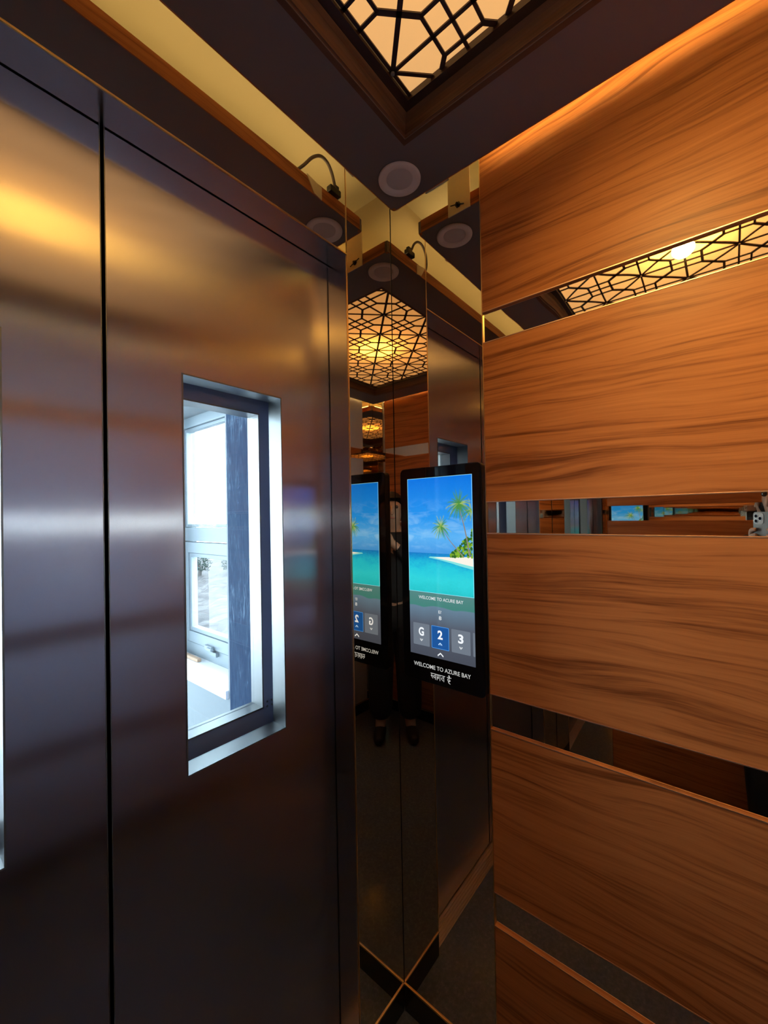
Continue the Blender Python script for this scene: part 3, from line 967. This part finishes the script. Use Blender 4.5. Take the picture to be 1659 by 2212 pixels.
pm = [sky_mat(), sea_mat(), screen_mat('screen_sand', (0.90, 0.84, 0.74), 1.0), screen_mat('screen_shallow', (0.22, 0.72, 0.70), 1.0),
      screen_mat('screen_bush_dark', (0.03, 0.13, 0.02), 1.0), screen_mat('screen_bush', (0.22, 0.42, 0.03), 1.0),
      screen_mat('screen_trunk', (0.24, 0.22, 0.20), 1.0), screen_mat('screen_frond', (0.07, 0.26, 0.05), 1.0),
      screen_mat('screen_frond_light', (0.34, 0.47, 0.09), 1.0), screen_mat('screen_edge', (0.35, 0.80, 0.95), 1.0)]
bm = bm_new()
def poly(pts, k, mi):
    vs = [bm.verts.new((lay(k), y, z)) for y, z in pts if True]
    f = bm.faces.new(vs)
    f.material_index = mi
    f.normal_update()
    if f.normal.x > 0:
        f.normal_flip()
def cl_y(y):
    return max(DY0 + 0.0006, min(DY1 - 0.0006, y))
PZ0, HZ = 1.267, 1.378
poly([(DY0, HZ), (DY1, HZ), (DY1, DZ1), (DY0, DZ1)], 0, 0)
poly([(DY0, PZ0), (DY1, PZ0), (DY1, HZ), (DY0, HZ)], 0, 1)
poly([(DY0, 1.340), (-0.230, 1.346), (-0.195, 1.354), (-0.160, 1.3605), (-0.125, 1.3655), (-0.130, 1.3685), (-0.20, 1.3695), (DY0, 1.371)], 1, 3)
poly([(DY0, 1.348), (-0.238, 1.352), (-0.200, 1.3585), (-0.165, 1.3635), (-0.142, 1.3665), (-0.170, 1.3690), (-0.205, 1.3700), (DY0, 1.3735)], 2, 2)
for k in range(150):                       # bushes
    t = random.random()
    y = -0.197 - 0.067 * t
    top = 1.379 + 0.068 * t ** 1.2
    z = random.uniform(1.372, top)
    s = random.uniform(0.0025, 0.0055)
    yy = [cl_y(y + s * math.cos(a + k)) for a in (0, 1.3, 2.6, 3.9, 5.2)]
    zz = [z + s * math.sin(a + k) for a in (0, 1.3, 2.6, 3.9, 5.2)]
    if max(yy) - min(yy) < 0.001: continue
    poly(list(zip(yy, zz)), 3 + (k % 3) * 0.2, 4 if random.random() < 0.45 else 5)
def trunk(pts, w0, w1):
    L, R_ = [], []
    for i, (y, z) in enumerate(pts):
        w = w0 + (w1 - w0) * i / (len(pts) - 1)
        L.append((y - w, z)); R_.append((y + w, z))
    for i in range(len(pts) - 1):
        poly([L[i], R_[i], R_[i + 1], L[i + 1]], 5, 6)
trunk([(-0.2545, 1.3735), (-0.250, 1.395), (-0.245, 1.425), (-0.2385, 1.4545), (-0.2295, 1.487), (-0.2240, 1.513)], 0.0023, 0.0011)
trunk([(-0.2365, 1.3715), (-0.222, 1.386), (-0.207, 1.401), (-0.193, 1.416), (-0.180, 1.434), (-0.167, 1.453)], 0.0020, 0.0009)
def crown(cy, cz, R_, n, seed, k0):
    rnd = random.Random(seed)
    for i in range(n):
        a = 2 * PI * (i + rnd.uniform(-0.35, 0.35)) / n
        L = R_ * rnd.uniform(0.72, 1.0)
        mi = 8 if rnd.random() < 0.4 else 7
        pts = []
        for s in range(7):
            t = s / 6
            y = cy - math.cos(a) * L * t * (1 - 0.10 * t)
            z = cz + math.sin(a) * L * t - 0.34 * L * t * t * abs(math.cos(a))
            pts.append((y, z))
        for s in range(6):
            (y0, z0), (y1, z1) = pts[s], pts[s + 1]
            d = Vector((y1 - y0, z1 - z0)).normalized()
            nn = Vector((-d.y, d.x))
            w0 = R_ * 0.022 * (1 - s / 7)
            for sg in (-1, 1):             # leaflets raking outwards on both sides of the rib
                wl_ = R_ * (0.125 if s else 0.06) * (1 - 0.55 * s / 6)
                e = Vector((y1, z1)) + nn * sg * wl_ + d * R_ * 0.10 + Vector((0, -R_ * 0.03))
                for q in ([(y0 - nn.x * w0, z0 - nn.y * w0), (y0 + nn.x * w0, z0 + nn.y * w0), (e.x, e.y)],
                          [((y0 + y1) / 2 - nn.x * w0, (z0 + z1) / 2 - nn.y * w0), ((y0 + y1) / 2 + nn.x * w0, (z0 + z1) / 2 + nn.y * w0), (e.x + d.x * R_ * 0.05 - nn.x * sg * wl_ * 0.4, e.y + d.y * R_ * 0.05 - nn.y * sg * wl_ * 0.4)]):
                    q = [(cl_y(p[0]), p[1]) for p in q]
                    if max(p[0] for p in q) - min(p[0] for p in q) < 0.0002: continue
                    poly(q, k0 + 0.04 * i, mi if (s + (sg > 0)) % 4 else 7)
crown(-0.2238, 1.5130, 0.044, 21, 3, 6)
crown(-0.1668, 1.4530, 0.036, 19, 8, 6)
crown(-0.2600, 1.4950, 0.034, 11, 5, 5.4)
e_ = 0.0010                                # thin lighter rim of the picture
for q in ([(DY0, DZ1 - e_), (DY1, DZ1 - e_), (DY1, DZ1), (DY0, DZ1)], [(DY1 - e_, PZ0), (DY1, PZ0), (DY1, DZ1), (DY1 - e_, DZ1)], [(DY0, PZ0), (DY0 + e_, PZ0), (DY0 + e_, DZ1), (DY0, DZ1)], [(DY0, PZ0), (DY1, PZ0), (DY1, PZ0 + e_), (DY0, PZ0 + e_)]):
    poly(q, 8, 9)
pic = obj('beach_picture', bm, pm, ts, origin=(0, 0, PZ0), keep=True)
pic['label'] = 'picture of palms on a tropical beach'
# lower panel of the screen
def panel_mat():
    mt, nt, b = newmat('screen_panel')
    b.inputs['Base Color'].default_value = (0.005, 0.005, 0.006, 1)
    b.inputs['Roughness'].default_value = 0.06
    tc = N(nt, 'ShaderNodeTexCoord')
    sp = N(nt, 'ShaderNodeSeparateXYZ')
    nt.links.new(tc.outputs['Object'], sp.inputs[0])
    n1 = noise(nt, mapped(nt, (1, 13, 2)).outputs[0], 1.0, 1.0, 0.5)
    z = math_n(nt, 'ADD', sp.outputs[2], math_n(nt, 'MULTIPLY', math_n(nt, 'SUBTRACT', n1.outputs[0], 0.5), 0.03))
    f = N(nt, 'ShaderNodeMapRange')
    f.inputs[1].default_value = 0.0
    f.inputs[2].default_value = PZ0 - DZ0
    nt.links.new(z, f.inputs[0])
    r = ramp(nt, f.outputs[0], [(0.0, (0.060, 0.068, 0.092)), (0.50, (0.085, 0.100, 0.135)), (0.78, (0.125, 0.205, 0.285)), (0.795, (0.055, 0.215, 0.185)), (1.0, (0.085, 0.225, 0.215))])
    nt.links.new(r.outputs[0], b.inputs['Emission Color'])
    b.inputs['Emission Strength'].default_value = 1.0
    return mt
def flat(name, pts, k, mat, parent):
    b = bm_new()
    f = b.faces.new([b.verts.new((lay(k), y, z)) for y, z in pts])
    f.normal_update()
    if f.normal.x > 0: f.normal_flip()
    return obj(name, b, mat, parent, keep=True)
fp = flat('floor_menu', [(DY0, DZ0), (DY1, DZ0), (DY1, PZ0), (DY0, PZ0)], 0, panel_mat(), ts)
fp['label'] = 'dark lower part of the lit screen'
WHITE = screen_mat('screen_white', (0.86, 0.90, 0.94), 0.95)
PALE = screen_mat('screen_pale_text', (0.74, 0.78, 0.80), 0.9)
PRINT = screen_mat('backlit_print', (0.60, 0.60, 0.58), 0.8)
ICE = screen_mat('screen_ice', (0.45, 0.68, 0.95), 1.0)
TILE = screen_mat('screen_tile', (0.150, 0.180, 0.225), 1.0)
TILEB = screen_mat('screen_tile_blue', (0.012, 0.085, 0.30), 1.0)
TILER = screen_mat('screen_tile_rim', (0.07, 0.30, 0.78), 1.0)
dg = bpy.context.evaluated_depsgraph_get()
def text(name, s, yc, zc, h, w, k, mat, parent, bold=0.0):
    """lettering of cap height h, fitted to width w, centred on (yc, zc)"""
    cu = bpy.data.curves.new(name, 'FONT')
    cu.body = s
    cu.resolution_u = 6
    cu.offset = bold
    tmp = bpy.data.objects.new(name + '_tmp', cu)
    C.objects.link(tmp)
    bpy.context.view_layer.update()
    me = bpy.data.meshes.new_from_object(tmp.evaluated_get(bpy.context.evaluated_depsgraph_get()))
    bpy.data.objects.remove(tmp)
    xs = [v.co.x for v in me.vertices]; ys = [v.co.y for v in me.vertices]
    x0, x1, y0, y1 = min(xs), max(xs), min(ys), max(ys)
    sy = h / (y1 - y0); sx = w / (x1 - x0)
    for v in me.vertices:
        v.co = (lay(k), yc - (v.co.x - (x0 + x1) / 2) * sx, zc + (v.co.y - (y0 + y1) / 2) * sy)
    b = bm_new()
    b.from_mesh(me)
    bpy.data.meshes.remove(me)
    for f in b.faces:
        f.normal_update()
        if f.normal.x > 0: f.normal_flip()
    return obj(name, b, mat, parent, keep=True)
text('welcome_text', 'WELCOME TO ACURE BAY', -0.1603, 1.2515, 0.0090, 0.143, 2, PALE, ts, 0.012)
text('floor_readout', 'E?', -0.1585, 1.2165, 0.0085, 0.0090, 2, PALE, ts, 0.012)
text('floor_readout', '8', -0.1590, 1.2000, 0.0105, 0.0085, 2, PALE, ts, 0.02)
text('printed_text', 'WELCOME TO AZURE BAY', -0.1585, 1.0590, 0.0115, 0.182, 1, PRINT, ts, 0.010)
def rrect(y0, y1, z0, z1, r, n=4):
    pts = []
    for cy, cz, a0 in ((y1 - r, z1 - r, 0), (y0 + r, z1 - r, 90), (y0 + r, z0 + r, 180), (y1 - r, z0 + r, 270)):
        for k in range(n + 1):
            a = math.radians(a0 + 90 * k / n)
            pts.append((cy + r * math.cos(a), cz + r * math.sin(a)))
    return pts
def arrow(name, yc, zc, w, h, th, k, mat, parent, up=True, filled=False):
    s = 1 if up else -1
    b = bm_new()
    def pl_(pts):
        f = b.faces.new([b.verts.new((lay(k), y, z)) for y, z in pts])
        f.normal_update()
        if f.normal.x > 0: f.normal_flip()
    top = (yc, zc + s * h / 2)
    for sg in (-1, 1):
        base = (yc + sg * w / 2, zc - s * h / 2)
        pl_([top, (top[0], top[1] - s * th), (base[0] - sg * 0.2 * th, base[1] - s * th * 0.35), (base[0], base[1] + s * th * 0.55)])
    if filled:
        pl_([(yc, zc + s * h * 0.1), (yc - 0.0008, zc - s * h * 0.55), (yc + 0.0008, zc - s * h * 0.55)])
    return obj(name, b, mat, parent, keep=True)
for nm, y0, y1, sel in (('G', -0.1232, -0.0678, 0), ('2', -0.1858, -0.1299, 1), ('3', -0.2502, -0.1936, 0), ('', -0.2638, -0.2578, 0)):
    z0, z1 = 1.1142, 1.1765
    ctr = (y0 + y1) / 2
    if sel:
        t = flat('floor_button', rrect(y0, y1, z0, z1, 0.0022), 1, TILER, ts)
        t['label'] = 'selected blue floor button'
        flat('button_face', rrect(y0 + 0.0014, y1 - 0.0014, z0 + 0.0014, z1 - 0.0014, 0.0014), 2, TILEB, t)
    else:
        t = flat('floor_button', rrect(y0, y1, z0, z1, 0.0022), 1, TILE, ts)
    if nm:
        text('button_number', nm, ctr, 1.1535, 0.0245, 0.0178 if nm == 'G' else 0.0160, 3, WHITE, t, 0.035)
        arrow('button_arrow', ctr, 1.1290, 0.0100 if not sel else 0.0125, 0.0072, 0.0032, 3, ICE if sel else PALE, t, up=bool(sel), filled=True)
arrow('menu_arrow', -0.1580, 1.1000, 0.0190, 0.0100, 0.0042, 2, WHITE, ts)
# Devanagari greeting, drawn stroke by stroke (x to the right, y up, headline at y = 1)
def strokes(name, lines, yc, zc, h, k, mat, parent, w=0.085):
    b = bm_new()
    allx = [p[0] for l in lines for p in l]
    cx = (min(allx) + max(allx)) / 2
    for l in lines:
        for (xa, ya_), (xb_, yb_) in zip(l, l[1:]):
            d = Vector((xb_ - xa, yb_ - ya_))
            if d.length < 1e-6: continue
            d.normalize()
            n = Vector((-d.y, d.x)) * w / 2
            e = d * w * 0.3
            q = [(xa - e.x + n.x, ya_ - e.y + n.y), (xa - e.x - n.x, ya_ - e.y - n.y), (xb_ + e.x - n.x, yb_ + e.y - n.y), (xb_ + e.x + n.x, yb_ + e.y + n.y)]
            f = b.faces.new([b.verts.new((lay(k), yc - (x - cx) * h, zc + (y - 0.5) * h)) for x, y in q])
            f.normal_update()
            if f.normal.x > 0: f.normal_flip()
    return obj(name, b, mat, parent, keep=True)
def arc(cx, cy, rx, ry, a0, a1, n=10):
    return [(cx + rx * math.cos(math.radians(a0 + (a1 - a0) * i / n)), cy + ry * math.sin(math.radians(a0 + (a1 - a0) * i / n))) for i in range(n + 1)]
ST = [[(0.0, 1.0), (3.05, 1.0)],
      [(0.22, 1.0), (0.22, 0.62)] + arc(0.14, 0.62, 0.10, 0.10, 0, -180, 6) , [(0.14, 0.52), (0.44, 0.12)], [(0.22, 0.56), (0.62, 0.56)],
      arc(0.82, 0.50, 0.18, 0.20, 60, 330, 12) + [(1.02, 0.62)], [(1.02, 1.0), (1.02, 0.0)],
      [(1.36, 1.0), (1.36, 0.0)],
      [(1.66, 1.0), (1.66, 0.45)] + arc(1.60, 0.45, 0.09, 0.10, 0, -220, 8), [(1.98, 1.0), (1.98, 0.0)],
      [(2.80, 1.0), (2.80, 0.0)], [(2.80, 0.66), (2.52, 0.66)] + arc(2.50, 0.48, 0.18, 0.18, 90, 250, 8) + [(2.58, 0.14)],
      [(3.50, 1.0), (4.35, 1.0)],
      [(3.95, 1.0), (3.95, 0.80), (3.68, 0.74)] + arc(3.78, 0.55, 0.16, 0.14, 130, 290, 8) + [(4.06, 0.60), (4.14, 0.45), (3.90, 0.30), (3.74, 0.24), (3.82, 0.06), (4.12, -0.10)],
      [(3.98, 1.0), (3.80, 1.34)], [(4.02, 1.0), (4.02, 1.20), (3.92, 1.42)]]
strokes('printed_greeting', ST, -0.1575, 1.0345, 0.0150, 1, PRINT, ts, 0.115)

# ------------------------------------------------------------------ person with a phone (seen only in the mirror strips)
def skinned(name, verts, edges, radii, mat, parent, root=0, sub=2):
    """continuous body surface grown round a skeleton of joints"""
    me = bpy.data.meshes.new(name + '_bones')
    me.from_pydata([Vector(v) for v in verts], edges, [])
    tmp = bpy.data.objects.new(name + '_bones', me)
    C.objects.link(tmp)
    tmp.modifiers.new('skin', 'SKIN').use_smooth_shade = True
    sv = me.skin_vertices[0].data
    for i, r in enumerate(radii):
        sv[i].radius = (r, r) if not isinstance(r, tuple) else r
        sv[i].use_root = (i == root)
    ss = tmp.modifiers.new('sub', 'SUBSURF')
    ss.levels = sub
    ss.render_levels = sub
    bpy.context.view_layer.update()
    m2 = bpy.data.meshes.new_from_object(tmp.evaluated_get(bpy.context.evaluated_depsgraph_get()))
    bpy.data.objects.remove(tmp)
    b = bm_new()
    b.from_mesh(m2)
    bpy.data.meshes.remove(m2)
    return obj(name, b, mat, parent, smooth=True)

FX = Vector((0.7707, 0.6371, 0)).normalized()     # the way the person faces
RX = Vector((FX.y, -FX.x, 0))                     # the person's right
PB = Vector((-1.195, -0.965, 0.0))
def pp(r, f, z):
    return PB + RX * r + FX * f + Vector((0, 0, z))
PH = Vector((-0.9555, -0.8755, 1.400))            # phone centre
SKIN = simple('skin', (0.42, 0.25, 0.17), 0.5)
CLOTH = simple('black_cloth', (0.010, 0.010, 0.012), 0.85)
HAIR = simple('dark_hair', (0.012, 0.009, 0.008), 0.5)
per = thing('person', tuple(PB), 'person in black clothes holding up a phone, seen only in the mirror strips', 'person')
# phone, standing upright in the hands
Rm = Matrix((RX, FX, Vector((0, 0, 1)))).transposed()   # local x right, y forward, z up
def ph(x, y, z):
    return PH + Rm @ Vector((x, y, z))
def slab(bm, w, h, r, y0, y1, cx=0, cz=0, n=6):
    pts = []
    for sx, sz, a0 in ((w / 2 - r, h / 2 - r, 0), (-w / 2 + r, h / 2 - r, 90), (-w / 2 + r, -h / 2 + r, 180), (w / 2 - r, -h / 2 + r, 270)):
        for k in range(n + 1):
            a = math.radians(a0 + 90 * k / n)
            pts.append((cx + sx + r * math.cos(a), cz + sz + r * math.sin(a)))
    A = [bm.verts.new(ph(x, y0, z)) for x, z in pts]
    B = [bm.verts.new(ph(x, y1, z)) for x, z in pts]
    bm.faces.new(A); bm.faces.new(list(reversed(B)))
    for i in range(len(pts)):
        j = (i + 1) % len(pts)
        bm.faces.new((A[i], B[i], B[j], A[j]))
phn = thing('phone', tuple(PH - Vector((0, 0, 0.075))), 'grey phone held up by the person, reflected in the mirror strip beside the screen', 'phone')
b = bm_new(); slab(b, 0.0765, 0.150, 0.011, -0.004, 0.004)
obj('body', b, simple('phone_grey', (0.10, 0.095, 0.085), 0.4, 0.3), phn)
b = bm_new(); slab(b, 0.038, 0.039, 0.009, 0.0038, 0.0058, -0.0160, 0.0520)
cbm = obj('camera_bump', b, simple('phone_bump', (0.30, 0.29, 0.27), 0.25, 0.4), phn)
for x, z in ((-0.0245, 0.0605), (-0.0245, 0.0430), (-0.0085, 0.0520)):
    b = bm_new(); add_cyl(b, ph(x, 0.0056, z), ph(x, 0.0078, z), 0.0074, 0.0072, 24)
    l = obj('lens_ring', b, M['chrome'], cbm)
    b = bm_new(); add_cyl(b, ph(x, 0.0076, z), ph(x, 0.0081, z), 0.0060, 0.0058, 24)
    obj('lens', b, M['blackgloss'], cbm)
b = bm_new(); slab(b, 0.071, 0.145, 0.009, -0.0046, -0.0038)
obj('display', b, M['blackgloss'], phn)
# body skeleton
V_, E_, R_ = [], [], []
def jt(p, r, link=None):
    V_.append(Vector(p)); R_.append(r)
    if link is not None: E_.append((link, len(V_) - 1))
    return len(V_) - 1
pel = jt(pp(0, 0, 0.90), 0.125)
wst = jt(pp(0, 0.0, 1.04), 0.112, pel)
chs = jt(pp(0, 0.0, 1.20), 0.125, wst)
upc = jt(pp(0, -0.01, 1.315), 0.105, chs)
nek = jt(pp(0, -0.005, 1.395), 0.050, upc)
hd0 = jt(pp(0, 0.012, 1.455), 0.062, nek)
hd1 = jt(pp(0, 0.018, 1.525), 0.078, hd0)
hd2 = jt(pp(0, 0.010, 1.590), 0.066, hd1)
arms = {}
for sg in (-1, 1):
    sh = jt(pp(sg * 0.155, -0.005, 1.325), 0.056, upc)
    el = jt(pp(sg * 0.205, 0.085, 1.120), 0.042, sh)
    wr_ = ph(sg * 0.070, -0.060, -0.080)
    w_ = jt(wr_, 0.025, el)
    pa = jt(ph(sg * 0.0640, -0.030, -0.044), 0.019, w_)
    for k, zz in enumerate((0.012, -0.008, -0.028, -0.046)):
        L = (1.0, 1.05, 1.0, 0.82)[k]
        a_ = jt(ph(sg * 0.0490, 0.004, zz - 0.006), 0.0090, pa)
        b_ = jt(ph(sg * (0.0490 - 0.013 * L), 0.0145, zz), 0.0080, a_)
        jt(ph(sg * (0.0490 - 0.030 * L), 0.0125, zz + 0.002), 0.0068, b_)
    t0 = jt(ph(sg * 0.046, -0.020, -0.020), 0.0105, pa)
    t1 = jt(ph(sg * 0.036, -0.016, 0.002), 0.0085, t0)
    jt(ph(sg * 0.026, -0.0125, 0.016), 0.0075, t1)
    hp = jt(pp(sg * 0.085, 0, 0.84), 0.098, pel)
    kn = jt(pp(sg * 0.095, 0.015, 0.48), 0.060, hp)
    an = jt(pp(sg * 0.100, -0.015, 0.085), 0.038, kn)
    jt(pp(sg * 0.108, 0.055, 0.040), 0.034, an)
    jt(pp(sg * 0.112, 0.125, 0.032), 0.028, len(V_) - 1)
    arms[sg] = (V_[sh], V_[el], V_[w_], V_[hp], V_[kn], V_[an])
obj_body = skinned('body', V_, E_, R_, SKIN, per)
obj_body['label'] = 'bare skin of face and hands'
# clothing
tv = [pp(0, 0, 0.86), pp(0, 0, 1.04), pp(0, 0, 1.20), pp(0, -0.01, 1.318), pp(0, -0.006, 1.372)]
te = [(0, 1), (1, 2), (2, 3), (3, 4)]; tr = [0.150, 0.132, 0.142, 0.120, 0.064]
for sg in (-1, 1):
    n0 = len(tv)
    tv += [arms[sg][0], arms[sg][1], arms[sg][1].lerp(arms[sg][2], 0.86)]
    te += [(3, n0), (n0, n0 + 1), (n0 + 1, n0 + 2)]
    tr += [0.072, 0.058, 0.042]
skinned('top', tv, te, tr, CLOTH, per)['label'] = 'black long sleeved top'
tv = [pp(0, 0, 0.90)]; te = []; tr = [0.142]
for sg in (-1, 1):
    n0 = len(tv)
    tv += [arms[sg][3], arms[sg][4], arms[sg][5] + Vector((0, 0, 0.02))]
    te += [(0, n0), (n0, n0 + 1), (n0 + 1, n0 + 2)]
    tr += [0.122, 0.095, 0.085]
skinned('trousers', tv, te, tr, CLOTH, per)['label'] = 'wide black trousers'
for sg in (-1, 1):
    skinned('shoe', [pp(sg * 0.100, -0.055, 0.046), pp(sg * 0.104, 0.03, 0.048), pp(sg * 0.112, 0.10, 0.042), pp(sg * 0.114, 0.155, 0.036)], [(0, 1), (1, 2), (2, 3)], [0.040, 0.045, 0.041, 0.033], HAIR, per)
hb = bm_new()
bmesh.ops.create_uvsphere(hb, u_segments=24, v_segments=16, radius=1.0)
for v in list(hb.verts):
    c = v.co.copy()
    p = pp(c.x * 0.090, -0.008 + c.y * 0.100, 1.545 + c.z * 0.105)
    v.co = p
bmesh.ops.delete(hb, geom=[v for v in hb.verts if (v.co - pp(0, 0, 1.545)).dot(FX) > 0.030 and v.co.z < 1.600], context='VERTS')
obj('hair', hb, HAIR, per, smooth=True, keep=True)
fb = bm_new()
add_tube(fb, [pp(0, 0.086, 1.545), pp(0, 0.103, 1.520), pp(0, 0.110, 1.502), pp(0, 0.092, 1.496)], [0.007, 0.010, 0.013, 0.008], 8)
obj('nose', fb, SKIN, per, smooth=True)
for sg in (-1, 1):
    fb = bm_new()
    bmesh.ops.create_uvsphere(fb, u_segments=12, v_segments=8, radius=0.011)
    bmesh.ops.translate(fb, vec=pp(sg * 0.031, 0.080, 1.543), verts=fb.verts[:])
    obj('eye', fb, simple('eye_dark', (0.05, 0.04, 0.035), 0.15), per, smooth=True)
    fb = bm_new()
    bmesh.ops.create_uvsphere(fb, u_segments=12, v_segments=8, radius=0.02)
    for v in fb.verts:
        v.co = pp(sg * 0.083 + v.co.x * 0.4, 0.005 + v.co.y * 0.8, 1.525 + v.co.z * 1.4)
    obj('ear', fb, SKIN, per, smooth=True)
fb = bm_new()
add_tube(fb, [pp(-0.024, 0.080, 1.468), pp(-0.008, 0.090, 1.471), pp(0.008, 0.090, 1.471), pp(0.024, 0.080, 1.468)], [0.003, 0.006, 0.006, 0.003], 8)
obj('mouth', fb, simple('lips', (0.36, 0.13, 0.11), 0.45), per, smooth=True)
